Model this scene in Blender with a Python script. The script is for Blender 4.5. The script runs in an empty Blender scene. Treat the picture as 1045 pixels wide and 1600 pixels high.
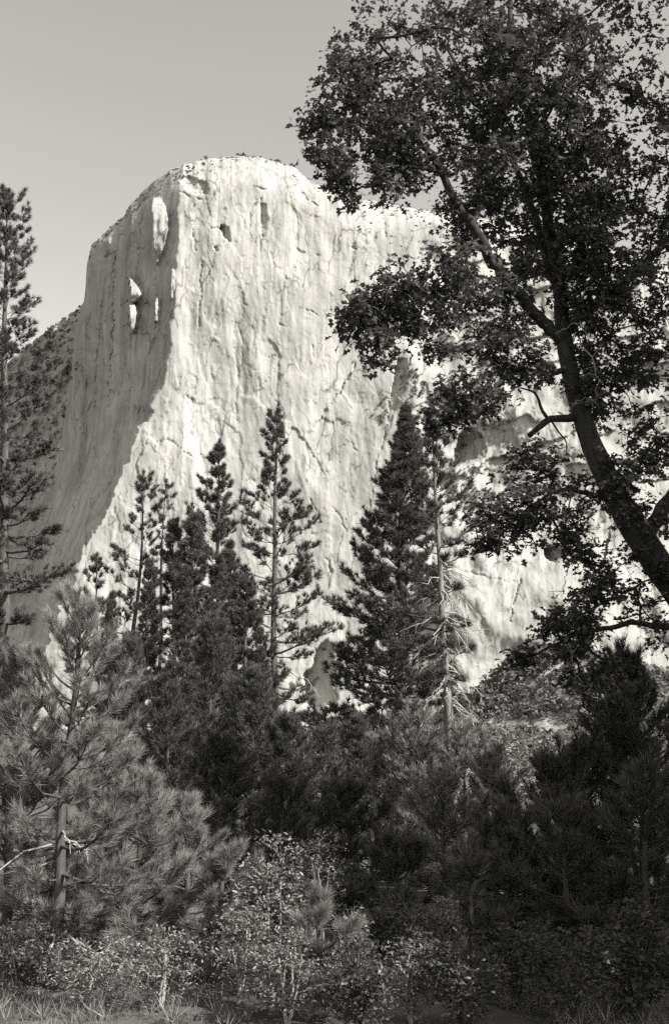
import bpy, math
import numpy as np
from mathutils import Vector

# ------------------------------------------------------------------ camera, sky, sun, exposure
SC = bpy.context.scene
COL = SC.collection
F_PX, CX, CY = 1722.0, 522.5, 800.0          # lens in units of the 1045 x 1600 photograph
PITCH = math.radians(14.0)
EYE = np.array([0.0, 0.0, 1.7])

cam_data = bpy.data.cameras.new('camera')
cam_data.sensor_fit = 'VERTICAL'
cam_data.sensor_height = 36.0
cam_data.lens = 36.0 * F_PX / 1600.0
cam_data.clip_start = 0.1
cam_data.clip_end = 20000.0
cam = bpy.data.objects.new('camera', cam_data)
COL.objects.link(cam)
cam.location = EYE
cam.rotation_euler = (math.pi / 2 + PITCH, 0, 0)
SC.camera = cam

SUN = np.array([0.66, -0.42, 0.62])
SUN /= np.linalg.norm(SUN)
SUN_EL = math.asin(SUN[2])
SUN_ROT = math.atan2(SUN[0], SUN[1])

world = bpy.data.worlds.new('World')
SC.world = world
world.use_nodes = True
nt = world.node_tree
nt.nodes.clear()
w_out = nt.nodes.new('ShaderNodeOutputWorld')
w_bg = nt.nodes.new('ShaderNodeBackground')
w_sky = nt.nodes.new('ShaderNodeTexSky')
w_sky.sky_type = 'NISHITA'
w_sky.sun_disc = False
w_sky.sun_elevation = SUN_EL
w_sky.sun_rotation = SUN_ROT
w_sky.altitude = 1200
w_sky.air_density = 1.0
w_sky.dust_density = 2.4
w_bw = nt.nodes.new('ShaderNodeRGBToBW')       # black-and-white print: no hue in the sky
w_tint = nt.nodes.new('ShaderNodeMixRGB')
w_tint.blend_type = 'MULTIPLY'
w_tint.inputs[0].default_value = 1.0
w_tint.inputs[2].default_value = (1.0, 0.975, 0.92, 1)
nt.links.new(w_sky.outputs[0], w_bw.inputs[0])
nt.links.new(w_bw.outputs[0], w_tint.inputs[1])
nt.links.new(w_tint.outputs[0], w_bg.inputs[0])
w_bg.inputs[1].default_value = 0.15
nt.links.new(w_bg.outputs[0], w_out.inputs[0])

sun_data = bpy.data.lights.new('sun', 'SUN')
sun_data.energy = 4.1
sun_data.angle = math.radians(0.5)
sun_data.color = (1.0, 0.985, 0.955)
sun = bpy.data.objects.new('sun', sun_data)
COL.objects.link(sun)
sun.rotation_euler = Vector(SUN).to_track_quat('Z', 'Y').to_euler()

SC.view_settings.view_transform = 'Standard'
SC.view_settings.look = 'None'
SC.view_settings.exposure = 1.36
SC.view_settings.gamma = 1.0
SC.view_settings.use_curve_mapping = False
SC.render.engine = 'CYCLES'
SC.cycles.use_denoising = False          # the little noise that is left reads as film grain
SC.cycles.max_bounces = 6
SC.cycles.diffuse_bounces = 3
SC.cycles.transparent_max_bounces = 4

# ------------------------------------------------------------------ helpers
CP, SP = math.cos(PITCH), math.sin(PITCH)

def at(px, py, Y):
    """the point seen at a pixel of the photograph, Y metres in front of the camera along the ground"""
    dx = (np.asarray(px, float) - CX) / F_PX
    dy = (CY - np.asarray(py, float)) / F_PX
    k = np.asarray(Y, float) / (CP - dy * SP)
    return np.stack(np.broadcast_arrays(dx * k, np.asarray(Y, float) + 0 * dx, EYE[2] + (SP + dy * CP) * k), -1)

def mesh_np(name, V, T, mat=None, smooth=False, mats=None, mat_idx=None):
    V = np.ascontiguousarray(V, dtype=np.float32)
    T = np.ascontiguousarray(T, dtype=np.int32)
    n = T.shape[1]
    me = bpy.data.meshes.new(name)
    me.vertices.add(len(V))
    me.vertices.foreach_set('co', V.ravel())
    me.loops.add(T.size)
    me.loops.foreach_set('vertex_index', T.ravel())
    me.polygons.add(len(T))
    me.polygons.foreach_set('loop_start', np.arange(0, T.size, n, dtype=np.int32))
    if smooth:
        me.polygons.foreach_set('use_smooth', np.ones(len(T), dtype=bool))
    for m in ([mat] if mats is None else mats):
        if m is not None:
            me.materials.append(m)
    if mat_idx is not None:
        me.polygons.foreach_set('material_index', np.ascontiguousarray(mat_idx, dtype=np.int32))
    me.update(calc_edges=True)
    return me

def obj(name, me, parent=None):
    o = bpy.data.objects.new(name, me)
    COL.objects.link(o)
    if parent is not None:
        o.parent = parent
    return o

def empty(name, loc, label, cat, group=None):
    o = bpy.data.objects.new(name, None)
    COL.objects.link(o)
    o.location = [float(c) for c in loc]
    o['label'] = label
    o['category'] = cat
    if group:
        o['group'] = group
    return o

def smooth01(a, b, x):
    t = np.clip((x - a) / (b - a), 0, 1)
    return t * t * (3 - 2 * t)

def hash2(ix, iy, seed):
    h = (ix.astype(np.int64) * 374761393 + iy.astype(np.int64) * 668265263 + seed * 974711) & 0x7fffffff
    h = ((h ^ (h >> 13)) * 1274126177) & 0x7fffffff
    h = h ^ (h >> 16)
    return (h & 0xffff) / 65535.0

def vnoise(x, y, seed=0):
    ix, iy = np.floor(x), np.floor(y)
    fx, fy = x - ix, y - iy
    ux, uy = fx * fx * fx * (fx * (fx * 6 - 15) + 10), fy * fy * fy * (fy * (fy * 6 - 15) + 10)
    a, b = hash2(ix, iy, seed), hash2(ix + 1, iy, seed)
    c, d = hash2(ix, iy + 1, seed), hash2(ix + 1, iy + 1, seed)
    return (a + (b - a) * ux + (c - a) * uy + (a - b - c + d) * ux * uy) * 2 - 1

def fbm(x, y, seed=0, octv=4, gain=0.5):
    s, a = 0, 1.0
    for o in range(octv):
        s = s + a * vnoise(x * 2 ** o, y * 2 ** o, seed + 17 * o)
        a *= gain
    return s

def ridged(x, y, seed=0, octv=3):
    s, a = 0, 1.0
    for o in range(octv):
        s = s + a * (1 - 2 * np.abs(vnoise(x * 2 ** o, y * 2 ** o, seed + 31 * o)))
        a *= 0.5
    return s

def norm(v):
    v = np.asarray(v, float)
    return v / (np.linalg.norm(v, axis=-1, keepdims=True) + 1e-9)

def frames(d, rng, roll=True):
    """rotation matrices whose third column is d"""
    d = norm(d)
    up = np.where(np.abs(d[:, 2:3]) > 0.95, np.array([[1.0, 0, 0]]), np.array([[0, 0, 1.0]]))
    x = norm(np.cross(up, d))
    y = np.cross(d, x)
    if roll:
        a = rng.uniform(0, 2 * math.pi, len(d))[:, None]
        x, y = x * np.cos(a) + y * np.sin(a), -x * np.sin(a) + y * np.cos(a)
    return np.stack([x, y, d], -1)

def scatter(tv, tf, pos, R, sc):
    """copies of a template: one big vertex and face array"""
    n, m = len(pos), len(tv)
    V = np.einsum('nij,mj->nmi', R, tv) * np.asarray(sc)[:, None, None] + pos[:, None, :]
    T = tf[None] + (np.arange(n) * m)[:, None, None]
    return V.reshape(-1, 3), T.reshape(-1, tf.shape[1])

def join(parts):
    Vs, Ts, off = [], [], 0
    for v, t in parts:
        if len(v) == 0:
            continue
        Vs.append(v)
        Ts.append(t + off)
        off += len(v)
    return np.concatenate(Vs), np.concatenate(Ts)

def tube(pts, rad, sides=6, wob=0.0, rng=None):
    pts = np.asarray(pts, float)
    rad = np.asarray(rad, float)
    n = len(pts)
    d = norm(np.gradient(pts, axis=0))
    ref = np.array([0.31, 0.95, 0.05])
    x = norm(np.cross(d, ref))
    y = np.cross(d, x)
    a = np.arange(sides) * 2 * math.pi / sides
    r = rad[:, None] * np.ones(sides)
    if wob and rng is not None:
        r = r * (1 + rng.uniform(-wob, wob, r.shape))
    V = pts[:, None] + r[..., None] * (x[:, None] * np.cos(a)[None, :, None] + y[:, None] * np.sin(a)[None, :, None])
    V = V.reshape(-1, 3)
    i = np.arange(n - 1)[:, None] * sides
    j = np.arange(sides)[None]
    k = (j + 1) % sides
    A, B, C, D = i + j, i + k, i + sides + k, i + sides + j
    T = np.concatenate([np.stack([A, B, C], -1).reshape(-1, 3), np.stack([A, C, D], -1).reshape(-1, 3)])
    cap = (n - 1) * sides
    T = np.concatenate([T, np.stack([np.full(sides - 2, cap), cap + np.arange(1, sides - 1), cap + np.arange(2, sides)], -1)])
    return V, T

def sticks(A, E, r0, r1):
    """many thin three-sided twigs at once"""
    A, E = np.asarray(A, float), np.asarray(E, float)
    d = norm(E - A)
    x = norm(np.cross(d, np.array([[0.31, 0.92, 0.24]])))
    y = np.cross(d, x)
    V = []
    for P, r in ((A, r0), (E, r1)):
        for k in range(3):
            a = k * 2 * math.pi / 3
            V.append(P + r * (x * math.cos(a) + y * math.sin(a)))
    V = np.stack(V, 1)
    t = np.array([[0, 1, 4], [0, 4, 3], [1, 2, 5], [1, 5, 4], [2, 0, 3], [2, 3, 5]])
    return V.reshape(-1, 3), (t[None] + (np.arange(len(A)) * 6)[:, None, None]).reshape(-1, 3)

def catmull(P, n):
    P = np.asarray(P, float)
    t = np.linspace(0, len(P) - 1, n)
    i = np.clip(t.astype(int), 0, len(P) - 2)
    f = (t - i)[:, None]
    p0, p1, p2, p3 = P[np.maximum(i - 1, 0)], P[i], P[i + 1], P[np.minimum(i + 2, len(P) - 1)]
    return 0.5 * (2 * p1 + (p2 - p0) * f + (2 * p0 - 5 * p1 + 4 * p2 - p3) * f ** 2 + (3 * p1 - p0 - 3 * p2 + p3) * f ** 3)

# ------------------------------------------------------------------ materials (warm greys of a toned print)
def grey(v):
    return (v, v * 0.985, v * 0.935, 1)

def new_mat(name):
    m = bpy.data.materials.new(name)
    m.use_nodes = True
    m.node_tree.nodes.clear()
    return m, m.node_tree.nodes, m.node_tree.links

def leaf_mat(name, v0, v1, rough=0.55, trans=0.35, spec=0.3, scale=1.5):
    m, N, L = new_mat(name)
    out = N.new('ShaderNodeOutputMaterial')
    p = N.new('ShaderNodeBsdfPrincipled')
    p.inputs['Roughness'].default_value = rough
    p.inputs['Specular IOR Level'].default_value = spec
    tr = N.new('ShaderNodeBsdfTranslucent')
    mix = N.new('ShaderNodeMixShader')
    mix.inputs[0].default_value = trans
    geo = N.new('ShaderNodeNewGeometry')
    ramp = N.new('ShaderNodeValToRGB')
    ramp.color_ramp.elements[0].color = grey(v0)
    ramp.color_ramp.elements[1].color = grey(v1)
    L.new(geo.outputs['Random Per Island'], ramp.inputs[0])
    L.new(ramp.outputs[0], p.inputs['Base Color'])
    L.new(ramp.outputs[0], tr.inputs['Color'])
    L.new(p.outputs[0], mix.inputs[1])
    L.new(tr.outputs[0], mix.inputs[2])
    L.new(mix.outputs[0], out.inputs[0])
    return m

def rough_mat(name, v0, v1, scale=(3, 3, 3), bump=0.4, detail=6, dist=0.02, rough=0.9, lo=0.3, hi=0.7):
    m, N, L = new_mat(name)
    out = N.new('ShaderNodeOutputMaterial')
    p = N.new('ShaderNodeBsdfPrincipled')
    p.inputs['Roughness'].default_value = rough
    p.inputs['Specular IOR Level'].default_value = 0.15
    tc = N.new('ShaderNodeTexCoord')
    mp = N.new('ShaderNodeMapping')
    mp.inputs['Scale'].default_value = scale
    no = N.new('ShaderNodeTexNoise')
    no.inputs['Scale'].default_value = 1.0
    no.inputs['Detail'].default_value = detail
    no.inputs['Roughness'].default_value = 0.65
    ramp = N.new('ShaderNodeValToRGB')
    ramp.color_ramp.elements[0].position = lo
    ramp.color_ramp.elements[1].position = hi
    ramp.color_ramp.elements[0].color = grey(v0)
    ramp.color_ramp.elements[1].color = grey(v1)
    b = N.new('ShaderNodeBump')
    b.inputs['Strength'].default_value = bump
    b.inputs['Distance'].default_value = dist
    L.new(tc.outputs['Object'], mp.inputs[0])
    L.new(mp.outputs[0], no.inputs['Vector'])
    L.new(no.outputs[0], ramp.inputs[0])
    L.new(ramp.outputs[0], p.inputs['Base Color'])
    L.new(no.outputs[0], b.inputs['Height'])
    L.new(b.outputs[0], p.inputs['Normal'])
    L.new(p.outputs[0], out.inputs[0])
    return m

def granite_mat():
    m, N, L = new_mat('pale_granite')
    out = N.new('ShaderNodeOutputMaterial')
    p = N.new('ShaderNodeBsdfPrincipled')
    p.inputs['Roughness'].default_value = 0.95
    p.inputs['Specular IOR Level'].default_value = 0.1
    tc = N.new('ShaderNodeTexCoord')

    def noise(scale, detail, rough=0.6, dist=0.0):
        mp = N.new('ShaderNodeMapping')
        mp.inputs['Scale'].default_value = scale
        no = N.new('ShaderNodeTexNoise')
        no.inputs['Scale'].default_value = 1.0
        no.inputs['Detail'].default_value = detail
        no.inputs['Roughness'].default_value = rough
        no.inputs['Distortion'].default_value = dist
        L.new(tc.outputs['Object'], mp.inputs[0])
        L.new(mp.outputs[0], no.inputs['Vector'])
        return no.outputs[0]

    def ramp(src, p0, p1, c0, c1):
        r = N.new('ShaderNodeValToRGB')
        r.color_ramp.elements[0].position = p0
        r.color_ramp.elements[1].position = p1
        r.color_ramp.elements[0].color = c0
        r.color_ramp.elements[1].color = c1
        L.new(src, r.inputs[0])
        return r.outputs[0]

    def mult(a, b, f=1.0):
        x = N.new('ShaderNodeMixRGB')
        x.blend_type = 'MULTIPLY'
        x.inputs[0].default_value = f
        L.new(a, x.inputs[1])
        L.new(b, x.inputs[2])
        return x.outputs[0]

    one = (1, 1, 1, 1)
    base = ramp(noise((0.012, 0.012, 0.009), 5, 0.6, 0.6), 0.36, 0.60, grey(0.235), grey(0.335))       # diorite patches
    streak = ramp(noise((0.075, 0.03, 0.0035), 5, 0.62), 0.33, 0.52, (0.62, 0.62, 0.62, 1), one)     # water streaks
    fine = ramp(noise((0.22, 0.1, 0.02), 4, 0.6), 0.3, 0.55, (0.78, 0.78, 0.78, 1), one)
    spots = ramp(noise((0.06, 0.06, 0.10), 6, 0.7, 0.5), 0.26, 0.42, (0.45, 0.45, 0.45, 1), one)     # lichen, ledges with plants
    # thin dark joints
    def joints(scale, wid, mask_scale, lo, hi):
        mp = N.new('ShaderNodeMapping')
        mp.inputs['Scale'].default_value = scale
        nz = N.new('ShaderNodeTexNoise')
        nz.inputs['Scale'].default_value = 2.2
        nz.inputs['Detail'].default_value = 4
        ad = N.new('ShaderNodeMixRGB')
        ad.blend_type = 'ADD'
        ad.inputs[0].default_value = 0.55
        vo = N.new('ShaderNodeTexVoronoi')
        vo.feature = 'DISTANCE_TO_EDGE'
        vo.inputs['Scale'].default_value = 1.0
        L.new(tc.outputs['Object'], mp.inputs[0])
        L.new(mp.outputs[0], nz.inputs['Vector'])
        L.new(mp.outputs[0], ad.inputs[1])
        L.new(nz.outputs['Color'], ad.inputs[2])
        L.new(ad.outputs[0], vo.inputs['Vector'])
        line = ramp(vo.outputs['Distance'], 0.0, wid, (0.3, 0.3, 0.3, 1), one)
        msk = ramp(noise(mask_scale, 4, 0.6), lo, hi, (1, 1, 1, 1), (0, 0, 0, 1))
        x = N.new('ShaderNodeMixRGB')
        x.inputs[2].default_value = one
        L.new(msk, x.inputs[0])
        x2 = N.new('ShaderNodeInvert')
        L.new(msk, x2.inputs['Color'])
        L.new(x2.outputs[0], x.inputs[0])
        L.new(line, x.inputs[1])
        return x.outputs[0]
    base = mult(base, joints((0.022, 0.022, 0.009), 0.022, (0.02, 0.02, 0.012), 0.47, 0.52), 0.85)
    base = mult(base, joints((0.06, 0.06, 0.035), 0.03, (0.03, 0.03, 0.02), 0.40, 0.46), 0.7)
    c = mult(mult(mult(base, streak, 0.7), fine, 0.85), spots, 0.8)
    L.new(c, p.inputs['Base Color'])
    b1 = N.new('ShaderNodeBump')
    b1.inputs['Strength'].default_value = 0.3
    b1.inputs['Distance'].default_value = 1.4
    L.new(noise((0.4, 0.4, 0.22), 8, 0.75, 0.3), b1.inputs['Height'])
    L.new(b1.outputs[0], p.inputs['Normal'])
    L.new(p.outputs[0], out.inputs[0])
    return m

M_GRANITE = granite_mat()
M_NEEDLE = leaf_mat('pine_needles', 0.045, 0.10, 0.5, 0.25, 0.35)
M_LITNEEDLE = leaf_mat('sunlit_pine_needles', 0.12, 0.27, 0.45, 0.25, 0.4)  # paler copy of the needles: sunlight on the young pines put into the colour
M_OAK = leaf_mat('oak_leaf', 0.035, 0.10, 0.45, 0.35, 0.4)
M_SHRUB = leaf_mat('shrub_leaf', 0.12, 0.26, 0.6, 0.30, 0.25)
M_FAR = leaf_mat('far_foliage', 0.07, 0.16, 0.8, 0.2, 0.1)
M_GRASS = leaf_mat('dry_grass', 0.10, 0.26, 0.7, 0.3, 0.2)
M_BARK = rough_mat('pine_bark', 0.03, 0.10, (14, 14, 3), 0.8, 6, 0.03)
M_PALEBARK = rough_mat('pale_pine_bark', 0.07, 0.19, (14, 14, 3), 0.8, 6, 0.03)  # paler tone for the one bare trunk with dead branches
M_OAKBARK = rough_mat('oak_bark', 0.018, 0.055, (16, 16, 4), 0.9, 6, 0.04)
M_DEAD = rough_mat('dead_wood', 0.16, 0.34, (10, 10, 4), 0.3, 4, 0.01)
M_GROUND = rough_mat('forest_floor', 0.035, 0.13, (0.9, 0.9, 0.9), 0.7, 9, 0.08)
M_HILL = rough_mat('hill_soil', 0.08, 0.34, (0.08, 0.08, 0.08), 0.6, 8, 0.6, lo=0.42, hi=0.62)

# ------------------------------------------------------------------ templates
def tuft_template(n, length, width, seed, back=0.45, amin=12, amax=80):
    """a bottle-brush spray of needles along +Z"""
    r = np.random.default_rng(seed)
    V, T = [], []
    for i in range(n):
        a = math.radians(r.uniform(amin, amax))
        ph = r.uniform(0, 2 * math.pi)
        d = np.array([math.sin(a) * math.cos(ph), math.sin(a) * math.sin(ph), math.cos(a)])
        s = norm(np.cross(d, r.normal(size=3)))
        b = np.array([0, 0, r.uniform(-back, 0.1) * length])
        l = length * r.uniform(0.7, 1.05)
        V += [b - s * width / 2, b + s * width / 2, b + d * l]
        T.append([3 * i, 3 * i + 1, 3 * i + 2])
    return np.array(V), np.array(T)

TUFT_FAR = tuft_template(30, 1.0, 0.12, 1, 0.5, 10, 70)
TUFT_MID = tuft_template(30, 1.0, 0.075, 2, 0.8, 10, 60)
TUFT_BROAD = tuft_template(11, 1.0, 0.26, 4, 0.6, 10, 75)
TUFT_NEAR = tuft_template(72, 1.0, 0.032, 3, 0.95, 8, 55)

def leaf_template(outline):
    P = np.array(outline, float)
    n = len(P)
    lift = lambda x, y: 0.5 * abs(x) ** 1.5 - 0.25 * (y - 0.3) ** 2
    V = [[x, lift(x, y), y] for x, y in P] + [[-x, lift(x, y), y] for x, y in P]
    T = []
    for i in range(n - 1):
        T += [[i, i + 1, n + i + 1], [i, n + i + 1, n + i]]
    return np.array(V), np.array(T)

OAK_LEAF = leaf_template([(0.02, 0), (0.26, 0.24), (0.10, 0.38), (0.36, 0.58), (0.15, 0.72), (0.0, 1.0)])
SHRUB_LEAF = leaf_template([(0.02, 0), (0.17, 0.35), (0.15, 0.7), (0.0, 1.0)])

# ------------------------------------------------------------------ the cliff
def interp(x, pts):
    p = np.array(pts, float)
    return np.interp(x, p[:, 0], p[:, 1])

RIM = [(-160, 665), (0, 577), (60, 527), (100, 497), (122, 484), (132, 471), (135, 440), (136, 412), (144, 381), (160, 368), (178, 350), (193, 338),
       (205, 320), (225, 298), (245, 280), (265, 266), (290, 256), (320, 249), (350, 246), (380, 244), (410, 247), (440, 256), (462, 263), (480, 280),
       (500, 292), (520, 300), (560, 312), (580, 313), (600, 318), (640, 326), (680, 331), (720, 336), (800, 350), (900, 380), (1000, 402), (1250, 455)]
NOSE = [(200, 286), (260, 284), (300, 281), (330, 278), (400, 278), (450, 274), (540, 268), (600, 258), (632, 240), (660, 228), (700, 212), (760, 188),
        (830, 152), (880, 128), (930, 104), (1000, 78), (1100, 50), (1300, 20)]
LEFT_SLOPE = 1.25

def seg_dist(X, Y, poly):
    best = np.full(X.shape, 1e9)
    for (x0, y0), (x1, y1) in zip(poly[:-1], poly[1:]):
        dx, dy = x1 - x0, y1 - y0
        t = np.clip(((X - x0) * dx + (Y - y0) * dy) / (dx * dx + dy * dy), 0, 1)
        best = np.minimum(best, np.hypot(X - x0 - t * dx, Y - y0 - t * dy))
    return best

def build_cliff():
    nx, ny = 700, 490
    px = np.linspace(-70, 1110, nx)
    top = interp(px, RIM)
    top = top + 1.3 * fbm(px / 7.0, px * 0, 5, 3)
    v = np.linspace(0, 1, ny) ** 1.12
    PX = np.repeat(px[None], ny, 0)
    PY = top[None] + v[:, None] * (1270 - top[None])
    s = 1400 / F_PX
    t = PY - top[None]                               # how far below the rim
    wob = 3.5 * fbm(PY / 26.0, PX / 60, 8, 4) * smooth01(280, 330, PY) + 8 * fbm(PY / 26.0, PX / 26, 4, 4) * smooth01(600, 650, PY)
    xn0 = interp(PY, NOSE)
    xn = xn0 + wob * np.exp(-((PX - xn0) / 22) ** 2)
    d = (PX - xn) * s                                # metres to the right of the prow
    Y = 1395 - 0.055 * (PY - 250) * 0.9
    left = np.minimum(d, 0)
    right = np.maximum(d, 0)
    turn = 2.0 * smooth01(500, 780, PY)                # lower down the flank swings further away from the sun
    Y = Y - LEFT_SLOPE * left + turn * 160 * (1 - np.exp(left / 160)) + 0.10 * right + 0.00005 * right ** 2 * smooth01(420, 700, PX)
    lm = smooth01(2, -10, d)                         # weights of the shaded flank and of the sunlit face
    rm = 1 - lm
    # rounded brow
    Y = Y + 48 * np.clip(1 - t / 50, 0, 1) ** 2.2 * smooth01(150, 240, PX)
    Y = Y + 14 * np.clip(1 - t / 20, 0, 1) ** 2 * smooth01(260, 150, PX)
    # onion-skin slabs under the brow
    lay = t + 14 * fbm(PX / 34, t / 14, 71, 4)
    saw = (lay / 11) % 1.0
    Y = Y - 8 * (saw - 0.5) * np.clip(0.5 + 0.9 * fbm(PX / 18, t / 7, 75, 3), 0, 1.3) * np.clip(1 - t / 34, 0, 1) * smooth01(170, 230, PX) * smooth01(520, 470, PX)
    # big soft relief
    Y = Y + rm * 4.5 * fbm(PX / 90, PY / 170, 11, 3) * smooth01(0, 25, d)
    Y = Y + rm * smooth01(0, 14, d) * (-0.7 * ridged(PX / 26 + 0.5 * vnoise(PY / 60, PX / 60, 5), PY / 260, 21, 3))
    Y = Y + rm * smooth01(0, 10, d) * (0.8 * fbm(PX / 20, PY / 34, 33, 4) + 0.25 * fbm(PX / 5, PY / 22, 37, 2))
    # scalloped shells of the west half
    # planes of broken rock: every plate tilts its own way
    def plates(wx, wy, seed, k):
        qx = PX / wx + 0.35 * fbm(PX / (wx * 1.5), PY / (wy * 0.8), seed + 3, 3)
        qy = PY / wy + 0.35 * fbm(PX / wx, PY / wy, seed + 5, 3)
        ix, iy = np.floor(qx), np.floor(qy)
        best = np.full(PX.shape, 1e9)
        res = np.zeros(PX.shape)
        for ox in (-1, 0, 1):
            for oy in (-1, 0, 1):
                jx, jy = ix + ox, iy + oy
                cx, cy = jx + hash2(jx, jy, seed), jy + hash2(jx, jy, seed + 1)
                dd = (qx - cx) ** 2 + (qy - cy) ** 2
                val = ((hash2(jx, jy, seed + 2) - 0.5) * (qx - cx) * 2 + (hash2(jx, jy, seed + 4) - 0.5) * (qy - cy) * 1.2 + (hash2(jx, jy, seed + 6) - 0.5) * 0.9)
                res = np.where(dd < best, val, res)
                best = np.minimum(best, dd)
        return res * k
    fade = smooth01(0, 12, d)
    west = smooth01(520, 400, PX)
    Y = Y + fade * (plates(34, 95, 601, 1.9) * (0.35 + 0.65 * west) + plates(13, 30, 611, 0.75) * (0.25 + 0.75 * west) + plates(6, 11, 621, 0.22))
    Y = Y + fade * 0.6 * np.maximum(0, fbm(PX / 16, PY / 16, 641, 3) - 0.25) * 3 * plates(8, 7, 643, 1.0)
    Y = Y + lm * smooth01(0, -40, d) * plates(20, 80, 631, 1.6)
    # shaded flank: long flutes
    away = smooth01(0, -70, d)
    Y = Y + lm * (0.3 + 1.6 * away) * ridged(PX / 17, PY / 240, 51, 3) + lm * (0.2 + 1.5 * away) * fbm(PX / 14, PY / 32, 53, 4)
    Y = Y + lm * smooth01(480, 330, PY) * smooth01(215, 150, PX) * 6 * fbm(PX / 10, PY / 14, 58, 3)
    # the lower shoulder on the far left stands well behind
    edge = interp(PY, [(470, 132), (620, 112), (760, 92), (1000, 40)])
    Y = Y + 130 * smooth01(edge + 2, edge - 6, PX) + 14 * fbm(PX / 16, PY / 16, 61, 4) * smooth01(edge, edge - 10, PX)

    # sunlit fins standing out of the shaded flank
    def fin(line, out):
        """line: (py, left px, right px); the flake steps out at its left edge and faces the sun"""
        L = np.array(line, float)
        a = np.interp(PY, L[:, 0], L[:, 1]) + 0.6 * fbm(PY / 12, PX / 40, 77, 3)
        b = np.interp(PY, L[:, 0], L[:, 2]) + 0.7 * fbm(PY / 12, PX / 40, 79, 3)
        inside = (PY > L[0, 0]) & (PY < L[-1, 0])
        w = np.maximum(b - a, 0.1)
        x = np.clip((PX - a) / w, -1, 2)
        front = Y_at(b) - out
        Yf = front - 0.06 * (PX - b) * s + 1.3 * fbm(PX / 7, PY / 22, 83, 3)
        blend = smooth01(-1.2, 0.0, (PX - a)) * smooth01(1.5, 0.0, (PX - b)) * smooth01(0, 5, PY - L[0, 0]) * smooth01(0, 5, L[-1, 0] - PY)
        blend = np.where(w > 1.5, blend, 0) * inside
        return Yf, blend

    def Y_at(b):
        return 1395 - 0.055 * (PY - 250) * 0.9 + LEFT_SLOPE * np.maximum((xn - b) * s, 0)
    for line, out in [([(308, 240, 248), (322, 237, 258), (345, 238, 263), (370, 238.5, 260), (388, 240, 255), (402, 244, 249), (415, 244, 246)], 11),
                      ([(428, 201, 203), (438, 202, 208), (450, 204, 217), (460, 205, 220), (470, 204, 214), (474, 204, 207), (478, 201, 212), (490, 202, 213), (504, 204, 211), (522, 207, 209)], 32),
                      ([(418, 268, 271), (440, 267, 272), (470, 266, 269)], 6),
                      ([(462, 243, 246), (480, 242, 247), (506, 242, 245)], 20)]:
        Yf, bl = fin(line, out)
        Y = Y * (1 - bl) + np.minimum(Yf, Y) * bl
    # dark hollow left of the brow slab: a bowl under the rim
    def bowl(cx, cy, rx, ry, depth, rot=0.0):
        nonlocal Y
        c, q = math.cos(rot), math.sin(rot)
        u = ((PX - cx) * c + (PY - cy) * q) / rx
        w = (-(PX - cx) * q + (PY - cy) * c) / ry
        r = np.hypot(u, w) + 0.34 * fbm(PX / (0.9 * rx), PY / (0.9 * ry), int(cx), 4)
        Y = Y + depth * smooth01(1.1, 0.55, r)
    bowl(303, 287, 20, 12, 9, 0.5)
    # corners that turn away from the sun: the wall swings back to the left inside the outline
    def corner(line, slope):
        nonlocal Y
        L = np.array(line, float)
        jit = 1.6 * fbm(PX / 11, PY / 11, 87, 3)
        qy = PY + 1.2 * fbm(PX / 9, PY / 9, 89, 2)
        a = np.interp(qy, L[:, 0], L[:, 1]) + jit
        b = np.interp(qy, L[:, 0], L[:, 2]) + jit
        inside = (qy > L[0, 0]) & (qy < L[-1, 0]) & (PX > a) & (PX < b)
        Y = Y + np.where(inside, slope * (b - PX) * s, 0)
    corner([(668, 728, 742), (682, 716, 758), (700, 710, 762), (716, 708, 760), (728, 712, 738)], 1.25)
    corner([(852, 858, 872), (860, 848, 892), (872, 852, 894), (880, 866, 886)], 1.25)
    corner([(430, 596, 616), (438, 588, 622), (446, 600, 610)], 1.1)
    corner([(996, 512, 515), (1014, 494, 520), (1040, 488, 523), (1052, 474, 524), (1100, 478, 529), (1112, 492, 527), (1138, 508, 518)], 1.1)
    corner([(352, 345, 352), (356, 343, 359), (368, 348, 361), (378, 357, 363)], 1.3)
    corner([(384, 334, 339), (392, 335, 341)], 1.3)
    corner([(318, 408, 416), (345, 408, 422), (372, 409, 415)], 0.9)
    corner([(560, 620, 636), (600, 612, 640), (640, 606, 626), (660, 604, 612)], 0.85)
    # cracks, corners and ledges
    WX, WY = PX + 2.5 * fbm(PX / 9, PY / 9, 91, 3), PY + 2.0 * fbm(PX / 9, PY / 9, 95, 3)
    WV = 0.6 * np.clip(0.75 + 0.6 * fbm(PX / 11, PY / 11, 97, 2), 0.15, 1.4)
    def crack(poly, w, depth):
        nonlocal Y
        dd = seg_dist(WX, WY, poly)
        wv = WV * w
        Y = Y + 0.32 * depth * np.exp(-(dd / wv) ** 2)
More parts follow.
